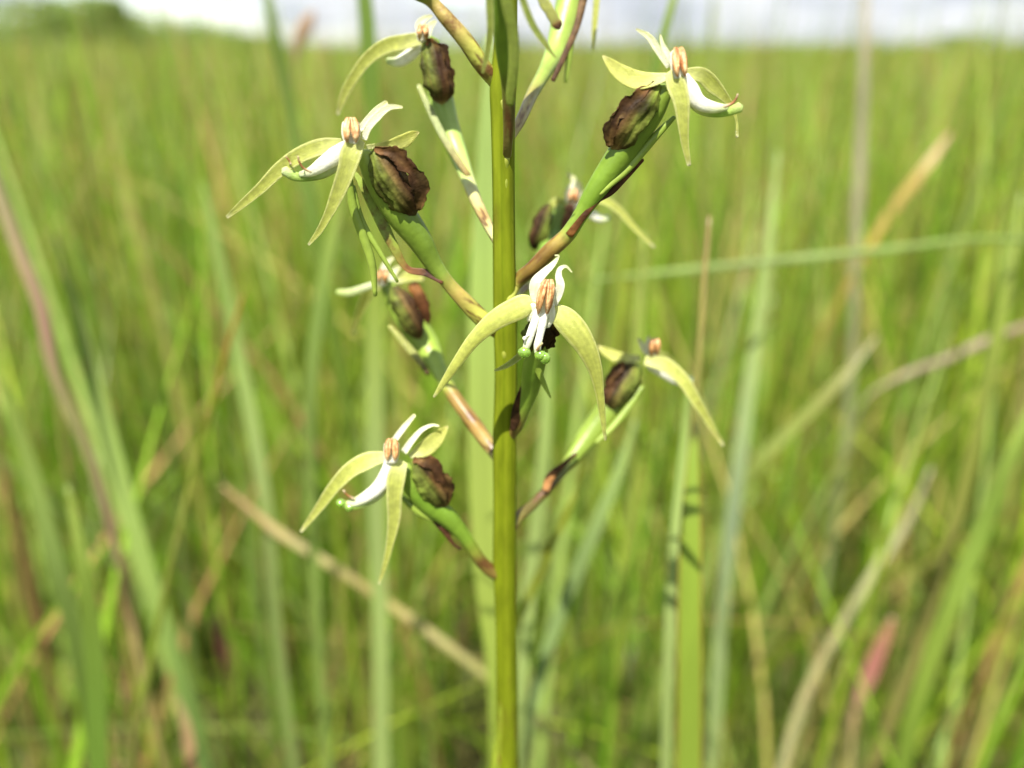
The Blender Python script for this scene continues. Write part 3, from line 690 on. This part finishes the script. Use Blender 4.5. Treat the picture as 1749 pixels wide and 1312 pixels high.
# --- front flower, facing the viewer and in focus
Z3 = -9.6
F3_OV = [(926, 560, -7.8, 22), (920, 590, -6.4, 34), (911, 630, -4.6, 38), (905, 665, -3.2, 32), (895, 695, -2.4, 25), (884, 725, -1.6, 22), (868, 752, -.4, 20)]
F3 = flower('front flower facing the viewer with two arching sepals and green glassy knobs', F3_OV, [(0, OVA2), (.3, (.14, .23, .022)), (.55, (.17, .25, .03)), (.7, (.12, .07, .02)), (.85, (.15, .06, .02)), (1, (.28, .2, .05))], [
    ('sepal', 'petal', [(914, 520, Z3 + .2, 22), (898, 521, Z3, 38), (876, 530, Z3 - .2, 40), (850, 544, Z3 - .3, 36), (815, 574, Z3 - .2, 26), (780, 620, Z3 + .2, 18), (758, 653, Z3 + .6, 12), (741, 678, Z3 + .9, 4)], SEP, dict(flat=.24, cup=-.10, n=36, sub=9, vein=.07, ridge=.04, roll=.15, edge=((.70, .70, .34), .4), streak=([(0, (.34, .38, .04)), (1, (.60, .62, .15))], 2, 5, .3))),
    ('sepal', 'petal', [(944, 526, Z3 + .2, 20), (960, 540, Z3, 40), (981, 562, Z3 - .3, 45), (1001, 592, Z3 - .4, 37), (1016, 628, Z3 - .3, 26), (1024, 668, Z3, 16), (1029, 708, Z3 + .3, 11), (1034, 752, Z3 + .6, 4)], SEP, dict(flat=.24, cup=-.10, n=36, sub=9, vein=.07, ridge=.04, roll=-.15, edge=((.70, .70, .34), .4), streak=([(0, (.34, .38, .04)), (1, (.60, .62, .15))], 2, 5, .3))),
    ('petal', 'white', [(915, 518, Z3 + .2, 9), (911, 500, Z3 + .1, 13), (914, 483, Z3, 17), (929, 466, Z3 + .2, 14), (943, 453, Z3 + .4, 10), (951, 443, Z3 + .5, 6), (954, 437, Z3 + .5, 3), (948, 436, Z3 + .4, 2.4)], PET, dict(flat=.22, cup=.14, n=16, sub=8)),
    ('petal', 'white', [(947, 521, Z3 + .2, 9), (954, 503, Z3 + .1, 14), (957, 486, Z3, 15), (954, 470, Z3 + .1, 11), (957, 459, Z3 + .2, 8), (965, 455, Z3 + .3, 5), (977, 465, Z3 + .4, 2)], PET, dict(flat=.22, cup=.14, n=16, sub=8)),
    ('cheek', 'white', [(911, 520, Z3 - .1, 12), (906, 540, Z3 - .1, 12), (903, 548, Z3 - .1, 7)], PET[:2] + [(1, (.8, .8, .6))], dict(flat=.6, n=12)),
    ('cheek', 'white', [(940, 520, Z3 - .1, 14), (940, 543, Z3 - .2, 16), (934, 558, Z3 - .2, 9)], PET[:2] + [(1, (.8, .8, .6))], dict(flat=.6, n=12)),
    ('lip', 'white', [(919, 530, Z3 - .5, 12), (913, 551, Z3 - .8, 14), (906, 571, Z3 - 1.0, 14), (901, 587, Z3 - 1.1, 13), (897, 598, Z3 - 1.1, 11)], [(0, (.86, .85, .76)), (.5, (.88, .88, .8)), (.8, (.78, .80, .55)), (1, (.58, .66, .24))], dict(flat=.7, n=16, sub=8)),
    ('lip', 'white', [(931, 530, Z3 - .5, 12), (927, 551, Z3 - .8, 14), (922, 573, Z3 - 1.0, 13), (918, 592, Z3 - 1.1, 13), (918, 603, Z3 - 1.1, 11)], [(0, (.86, .85, .76)), (.5, (.88, .88, .8)), (.8, (.78, .80, .55)), (1, (.58, .66, .24))], dict(flat=.7, n=16, sub=8)),
    ('staminode', 'white', [(904, 572, Z3 - 1.3, 4), (899, 575, Z3 - 1.5, 3), (895, 578, Z3 - 1.6, 5), (896, 581, Z3 - 1.6, 4)], [(0, (.8, .75, .6)), (1, (.85, .82, .8))], dict(flat=1, n=8)),
    ('staminode', 'petal', [(918, 598, Z3 - 1.5, 5), (921, 592, Z3 - 1.7, 4), (926, 586, Z3 - 1.7, 4)], [(0, (.35, .18, .05)), (1, (.66, .6, .35))], dict(flat=1, n=8)),
    ('dorsal_sepal', 'petal', [(890, 606, -6.6, 11), (874, 619, -6.4, 10), (858, 628, -6.3, 7), (845, 633, -6.2, 3)], gg((.3, .36, .06), (.36, .42, .08), (.42, .46, .1)), pk),
    ('spur', 'ovary', [(914, 615, -6.4, 12), (920, 635, -6, 12), (929, 655, -5.8, 9), (940, 679, -5.6, 3)], STRAP, dict(flat=.5)),
    ('bract', 'husk', [(905, 640, -3.6, 10), (895, 668, -3.4, 18), (888, 692, -3, 22), (881, 715, -2.6, 18), (875, 735, -2.4, 6)], BRD, dict(flat=.3, cup=.1)),
])
for (kx, ky, w_, h_, sd) in ((895.5, 602, 11.5, 10, 2), (923, 607, 10.5, 9.5, 3), (931, 612, 9.5, 10.5, 4)):
    p, s = P(kx, ky, Z3 - 1.3); mb = MB()
    blob(mb, p, w_ * s, 9 * s, h_ * s, (.42, .66, .12), (.28, .50, .05), n=22, m=14, rough=.05, seed=sd)
    mb.build('stigma_knob', M['knob'], F3, base=BASE)
husk([(922, 540, -8.2, 24), (920, 560, -7.8, 46), (918, 580, -7.2, 56), (916, 594, -6.6, 40), (915, 602, -6.2, 20)], F3,
     [(948, 544, -8, 10), (946, 562, -7.8, 18), (940, 582, -7.4, 18), (934, 594, -7, 8)], seed=14, flat=.5)
anther((926, 540, Z3 - .2), (936, 481, Z3 - .1), 31, F3)

# --- lower left flower
F4_OV = [(694, 798, -4, 24), (706, 828, -3.6, 36), (736, 862, -3, 38), (764, 884, -2.5, 33), (786, 908, -2, 26), (804, 932, -1.6, 21), (820, 957, -1.2, 21), (842, 977, -.6, 22), (866, 988, .2, 19)]
F4 = flower('lower left flower, the lowest one on the spike', F4_OV, [(0, OVA2), (.15, (.13, .23, .02)), (.5, (.16, .26, .025)), (.6, (.2, .22, .03)), (.68, (.13, .06, .02)), (.82, (.2, .11, .03)), (1, YS)], [
    ('sepal', 'petal', [(656, 780, -5, 18), (628, 787, -5.4, 29), (600, 802, -5.6, 27), (573, 829, -5.6, 22), (546, 866, -5.2, 15), (514, 908, -4.8, 5)], SEP, pk),
    ('sepal', 'petal', [(687, 788, -5.4, 20), (679, 808, -6, 30), (674, 841, -6.4, 27), (673, 885, -6.4, 22), (666, 929, -6.2, 13), (656, 970, -6, 8), (647, 998, -5.8, 3)], SEP, pk),
    ('dorsal_sepal', 'petal', [(700, 779, -3.6, 8), (719, 770, -3.4, 26), (743, 751, -3.2, 27), (758, 735, -3, 14), (765, 728, -3, 3)], SEPW, dict(flat=.25, cup=.2, n=14, roll=.2)),
    ('petal', 'white', [(672, 754, -4.4, 10), (690, 730, -4.2, 10), (708, 709, -4, 6)], PET, pk),
    ('petal', 'white', [(690, 772, -4.2, 12), (705, 751, -4.2, 10), (724, 732, -4, 7), (742, 726, -3.8, 4), (750, 728, -3.8, 3)], PET, pk),
    ('lip', 'white', [(668, 784, -5.2, 20), (662, 806, -5.6, 24), (650, 828, -5.8, 24), (628, 847, -6, 20), (609, 857, -6, 16), (594, 861, -6, 11)], LIPC, dict(flat=.6, n=14)),
    ('lip', 'petal', [(664, 814, -5, 16), (646, 842, -5.4, 20), (624, 858, -5.7, 16), (604, 864, -5.9, 14), (588, 861, -5.9, 12)], gg((.80, .80, .62), (.6, .66, .3), (.34, .48, .08), (.36, .5, .1)), dict(flat=.6, n=14)),
    ('staminode', 'petal', [(604, 852, -6.4, 5), (595, 847, -6.6, 4), (590, 843, -6.6, 4), (587, 838, -6.6, 5)], STAM, dict(flat=1, n=8)),
    ('spur', 'ovary', [(688, 850, -3.8, 8), (706, 867, -3.8, 13), (724, 880, -3.6, 12), (737, 888, -3.4, 6)], STRAP, dict(flat=.7)),
    ('bract', 'husk', [(800, 934, -2, 10), (782, 914, -2.4, 8), (758, 905, -2.8, 10), (740, 890, -3, 5)], BRD, dict(flat=.4)),
    ('bract', 'husk', [(752, 901, -3.2, 6), (766, 918, -3.2, 8), (776, 931, -3.2, 5), (787, 938, -3, 5)], BRD, dict(flat=.6)),
])
for (kx, ky, r, sd) in ((582, 859, 8, 5), (597, 866, 9, 6)):
    p, s = P(kx, ky, -5.9); mb = MB()
    blob(mb, p, r * s, r * s, r * .85 * s, (.42, .66, .12), (.28, .50, .05), n=18, m=12, rough=.05, seed=sd)
    mb.build('stigma_knob', M['knob'], F4, base=BASE)
husk([(708, 786, -4, 24), (722, 806, -4, 50), (738, 829, -3.8, 60), (753, 850, -3.4, 50), (760, 862, -3, 24)], F4,
     [(706, 784, -4.4, 10), (730, 790, -4.4, 18), (752, 808, -4.4, 20), (764, 832, -4.2, 16), (764, 856, -3.8, 10)], seed=19)
anther((668, 789, -5.8), (669, 752, -4.8), 27, F4)

# --- right hand flower, half hidden behind the front one and turned away
ZS[0] = 2.3
F5_OV = [(1086, 628, 7, 24), (1072, 650, 7, 40), (1048, 688, 6.6, 46), (1018, 728, 6, 43), (988, 768, 5, 31), (964, 800, 4, 20), (938, 832, 3, 16), (912, 860, 2, 17), (880, 892, .4, 18)]
F5 = flower('right hand flower at mid height, turned away on a long dark stalk', F5_OV, [(0, OVA), (.3, (.17, .23, .03)), (.5, (.18, .25, .035)), (.6, (.13, .12, .03)), (.7, (.07, .035, .014)), (.85, (.09, .05, .018)), (1, (.2, .19, .04))], [
    ('sepal', 'petal', [(1102, 616, 6, 16), (1133, 622, 5.6, 24), (1161, 643, 5.2, 22), (1184, 676, 5, 19), (1205, 711, 5, 14), (1235, 761, 5.2, 5)], SEP, pk),
    ('sepal', 'petal', [(1108, 612, 9, 14), (1130, 612, 10.5, 20), (1150, 628, 11.5, 16), (1166, 650, 12, 8)], SEP, pk),
    ('dorsal_sepal', 'petal', [(1092, 612, 7, 10), (1060, 612, 7.4, 20), (1037, 602, 7.6, 15), (1022, 592, 7.8, 4)], SEPW, dict(flat=.25, cup=.2)),
    ('petal', 'white', [(1106, 606, 7, 8), (1098, 592, 7, 10), (1090, 578, 7, 4)], PET, pk),
    ('petal', 'white', [(1110, 604, 6.6, 8), (1106, 588, 6.6, 9), (1108, 574, 6.6, 4)], PET, pk),
    ('lip', 'white', [(1112, 622, 7.6, 20), (1136, 638, 7.8, 18), (1164, 652, 8, 13), (1182, 648, 8, 12)], LIPC, dict(flat=.6)),
    ('spur', 'ovary', [(1098, 660, 6.2, 8), (1070, 700, 5.6, 12), (1042, 734, 5, 11), (1018, 756, 4.6, 6)], STRAP, dict(flat=.7)),
    ('bract', 'husk', [(932, 838, 2.2, 12), (940, 815, 2.4, 16), (960, 796, 3, 10), (984, 775, 3.8, 6)], gg((.4, .2, .08), BR1, BR2), dict(flat=.4)),
])
husk([(1084, 624, 6.6, 26), (1075, 638, 6.4, 46), (1060, 662, 6, 54), (1046, 684, 5.8, 46), (1040, 694, 6, 22)], F5,
     [(1066, 618, 6, 10), (1048, 640, 5.8, 16), (1036, 664, 5.8, 14), (1034, 684, 6, 8)], seed=25, side=-1)
anther((1114, 612, 6.6), (1117, 580, 6.4), 21, F5, face_dx=3)

# --- left flower at mid height, behind
ZS[0] = 2.6
F6_OV = [(660, 486, 7, 24), (680, 515, 7, 42), (706, 556, 6.6, 48), (730, 594, 6, 44), (746, 626, 5, 30), (762, 656, 4, 24), (784, 690, 3, 24), (812, 728, 2, 26), (832, 756, 1, 25), (850, 782, .2, 20)]
F6 = flower('left flower at mid height behind the others, with two dark husk patches', F6_OV, [(0, OVA2), (.45, (.26, .36, .05)), (.52, (.24, .3, .04)), (.58, (.2, .09, .03)), (.75, (.22, .095, .03)), (.86, (.30, .2, .07)), (1, (.62, .58, .22))], [
    ('lip', 'petal', [(640, 486, 7, 11), (620, 493, 7.2, 13), (597, 500, 7.4, 14), (576, 499, 7.6, 10)], gg((.62, .66, .42), (.55, .62, .30), (.45, .55, .16)), dict(flat=.6)),
    ('petal', 'white', [(660, 484, 7, 10), (656, 462, 7, 14), (662, 448, 7, 10), (672, 440, 7, 4)], PET, pk),
    ('petal', 'white', [(668, 484, 8, 10), (672, 466, 8, 12), (682, 456, 8, 6)], PET, pk),
    ('sepal', 'petal', [(648, 486, 9, 14), (630, 500, 10, 18), (616, 530, 11, 14), (604, 570, 12, 5)], SEP, pk),
    ('dorsal_sepal', 'petal', [(676, 480, 8, 10), (700, 472, 8.4, 18), (722, 476, 8.6, 8)], SEPW, pk),
    ('bract', 'petal', [(732, 640, 4.4, 6), (716, 616, 4.6, 12), (692, 588, 4.8, 13), (665, 557, 5, 6)], gg(BR2, (.4, .42, .12), (.48, .5, .14)), dict(flat=.4)),
    ('papery_wing', 'husk', [(704, 484, 6.6, 18), (716, 506, 6.4, 24), (726, 530, 6.4, 20), (730, 552, 6.4, 8)], gg(BR1, BR2, BR2), dict(flat=.3, rag=.3)),
])
husk([(672, 492, 5.6, 22), (684, 514, 5.2, 42), (698, 540, 5, 44), (710, 562, 5, 36), (716, 576, 5.2, 16)], F6, seed=31)
anther((652, 486, 6.4), (654, 462, 6.4), 20, F6)

# --- upper flower behind, left of the stem
ZS[0] = 2.5
F7_OV = [(738, 70, 7, 26), (744, 110, 7.4, 42), (752, 168, 7.6, 44), (764, 214, 7.2, 39), (782, 262, 6.4, 31), (797, 302, 5, 24), (812, 340, 3.6, 20), (830, 378, 2, 18), (848, 412, .4, 15)]
F7 = flower('top left flower behind, its one clear sepal arching down to the left', F7_OV, [(0, OVA), (.35, (.3, .42, .1)), (.55, (.33, .43, .12)), (.65, (.5, .48, .22)), (.78, (.38, .22, .09)), (.88, (.5, .48, .22)), (1, (.6, .58, .3))], [
    ('sepal', 'petal', [(718, 66, 7, 20), (690, 72, 7, 24), (662, 78, 7.2, 24), (633, 96, 7.4, 21), (607, 128, 7.6, 17), (588, 162, 7.8, 14), (577, 195, 8, 6)], SEP, pk),
    ('petal', 'white', [(722, 62, 7, 10), (716, 44, 7, 14), (726, 32, 7, 10), (738, 27, 7, 4)], PET, pk),
    ('petal', 'white', [(730, 62, 8, 10), (734, 46, 8, 12), (744, 36, 8, 5)], PET, pk),
    ('lip', 'white', [(716, 78, 7.4, 18), (698, 96, 7.6, 20), (678, 106, 7.8, 16), (662, 104, 7.8, 10)], LIPC, dict(flat=.6)),
    ('bract', 'petal', [(800, 300, 4.6, 10), (768, 252, 5.4, 12), (738, 196, 6.4, 12), (715, 146, 7, 8)], gg(BR3, (.4, .45, .2), (.45, .5, .2)), dict(flat=.4)),
])
husk([(736, 70, 6.4, 28), (738, 92, 6, 48), (744, 122, 5.8, 54), (752, 152, 5.8, 50), (754, 172, 6, 26)], F7,
     [(728, 72, 6, 12), (752, 84, 5.8, 16), (766, 118, 5.8, 14), (772, 160, 6, 8)], seed=37)
anther((722, 70, 6.4), (722, 44, 6.4), 22, F7)

# --- flower behind the stalk of the upper right one
ZS[0] = 2.3
F8_OV = [(962, 352, 11, 20), (954, 376, 11, 32), (944, 404, 10.6, 34), (930, 436, 9, 28), (914, 466, 7, 20), (896, 494, 4, 16), (870, 520, 1, 16)]
F8 = flower('small looking flower behind the stalk of the upper right flower', F8_OV, [(0, OVA2), (.3, (.10, .19, .03)), (.6, OVA2), (1, BR3)], [
    ('sepal', 'petal', [(990, 346, 11, 12), (1026, 340, 11, 15), (1054, 356, 11, 13), (1080, 385, 11, 10), (1117, 422, 11, 4)], SEP, pk),
    ('petal', 'white', [(970, 346, 11, 12), (974, 326, 11, 16), (982, 312, 11, 12), (970, 296, 11, 4)], PET, pk),
    ('petal', 'white', [(982, 346, 11.5, 12), (988, 330, 11.5, 14), (990, 312, 11.5, 6)], PET, pk),
    ('lip', 'white', [(984, 354, 11.4, 16), (1006, 364, 11.6, 16), (1026, 374, 11.6, 14), (1040, 372, 11.6, 11)], LIPC, dict(flat=.6)),
    ('dorsal_sepal', 'petal', [(966, 348, 11, 10), (950, 346, 11, 16), (936, 352, 11, 5)], SEP, pk),
    ('papery_wing', 'husk', [(974, 350, 10, 14), (972, 368, 10, 18), (966, 386, 10, 14), (962, 398, 10, 6)], gg((.3, .14, .08), (.22, .1, .05), BR2), dict(flat=.4, rag=.3)),
])
husk([(940, 350, 10.4, 16), (932, 366, 10, 30), (924, 388, 9.8, 34), (916, 410, 9.8, 28), (913, 424, 10, 14)], F8, seed=43, side=-1)
anther((978, 350, 10.6), (980, 324, 10.6), 18, F8)

# --- flower above the frame on the left: its stalk comes into view
ZS[0] = 1.0
F9_OV = [(x - 2, y - 432, z, w) for (x, y, z, w) in F1_OV]
F9_OV = F9_OV[:4] + [(735, 0, -1, 23), (763, 32, -1, 25), (794, 68, -.8, 28), (824, 112, -.4, 28), (852, 150, .2, 22)]
F9 = flower('flower above the left of the frame, only its mottled stalk in view', F9_OV, gg(OVA2, OVA, OVA, OVA2, (.34, .22, .07), (.36, .24, .08), YS, YS, YS), [
    (nm, mt, [(x - 2, y - 436, z, w) for (x, y, z, w) in pl], c, k) for nm, mt, pl, c, k in [
        ('sepal', 'petal', [(584, 246, -4.5, 18), (552, 250, -5, 26), (516, 263, -5.2, 26), (482, 286, -5.2, 24), (446, 321, -5, 18), (388, 371, -4, 6)], SEP, pk),
        ('sepal', 'petal', [(614, 238, -5.6, 22), (603, 254, -6.2, 34), (592, 290, -6.6, 30), (577, 330, -6.6, 24), (558, 372, -6.4, 14), (527, 418, -6, 4)], SEP, pk),
        ('lip', 'white', [(592, 250, -5.2, 22), (576, 264, -5.4, 29), (553, 280, -5.6, 24), (512, 298, -5.6, 9)], LIPC, dict(flat=.6, n=14))]], mat='stalk')

# --- flower above the frame in front: stalk, spurs and sepal tips hang into view
F11_OV = [(868, -150, -9, 24), (860, -90, -8.4, 38), (857, -20, -7.6, 36), (856, 40, -6.6, 30), (858, 90, -5.4, 23), (866, 140, -4, 21), (869, 195, -2.8, 21), (867, 250, -1.6, 16), (864, 285, -.3, 14)]
F11 = flower('flower above the frame in front, its sepal tips and spur hanging before the stem', F11_OV, [(0, OVA2), (.3, (.13, .22, .02)), (.5, (.14, .23, .02)), (.58, (.13, .13, .02)), (.66, (.09, .05, .018)), (.8, (.11, .06, .02)), (.92, (.2, .15, .03)), (1, (.28, .3, .04))], [
    ('sepal', 'petal', [(838, -110, -10, 18), (836, 0, -10, 13), (837, 57, -9.6, 12), (832, 92, -9.2, 10), (824, 125, -8.8, 4)], gg((.30, .36, .06), (.32, .38, .07), (.36, .4, .08)), pk),
    ('spur', 'petal', [(862, -90, -10.5, 16), (865, 0, -10.2, 20), (876, 57, -9.6, 19), (876, 129, -8.8, 17), (872, 165, -8.2, 16), (871, 178, -8, 12)], gg((.27, .34, .05), (.30, .37, .06), (.28, .36, .05)), dict(flat=.45, cup=.1)),
    ('sepal', 'petal', [(872, -80, -10, 14), (893, 0, -9.8, 12), (910, 43, -9.6, 12), (930, 74, -9.4, 10), (949, 99, -9.2, 3)], gg((.30, .36, .06), (.30, .37, .07), (.40, .44, .1)), pk),
    ('bract', 'petal', [(905, -70, -6, 20), (927, 0, -6.6, 20), (942, 24, -6.8, 18), (950, 38, -6.8, 17), (954, 46, -6.8, 16)], [(0, (.34, .38, .08)), (.68, (.42, .42, .1)), (.8, (.26, .13, .03)), (.9, (.08, .03, .01)), (1, (.12, .04, .014))], dict(flat=.4, cup=.12, rag=.2)),
])
# --- flower above the frame on the right, behind
ZS[0] = 2.8
F10_OV = [(990, -80, 8, 36), (974, 0, 8, 46), (964, 38, 7.6, 46), (950, 86, 6.8, 37), (931, 122, 5.4, 25), (910, 160, 3.8, 21), (888, 208, 1.4, 18), (868, 245, .2, 16)]
F10 = flower('flower above the right of the frame, behind, its blurred stalk joining the stem', F10_OV, [(0, OVA2), (.4, (.26, .36, .07)), (.55, (.20, .26, .05)), (.65, (.24, .19, .06)), (.8, (.30, .20, .08)), (1, YS)], [
    ('bract', 'husk', [(944, 138, 5, 8), (964, 95, 5.6, 10), (986, 42, 6.4, 12), (998, -10, 7, 14), (1010, -60, 7.4, 10)], gg((.06, .03, .015), (.08, .045, .02), (.12, .07, .03), (.06, .03, .01)), dict(flat=.4)),
    ('spur', 'ovary', [(975, 60, 7, 14), (972, 100, 7, 11), (966, 140, 7, 6)], STRAP, dict(flat=.6)),
    ('sepal', 'petal', [(1024, -60, 9, 14), (1019, 0, 9, 11), (1015, 50, 9, 9), (1013, 84, 9, 4)], SEP, pk),
])
print('objects', len(bpy.data.objects))
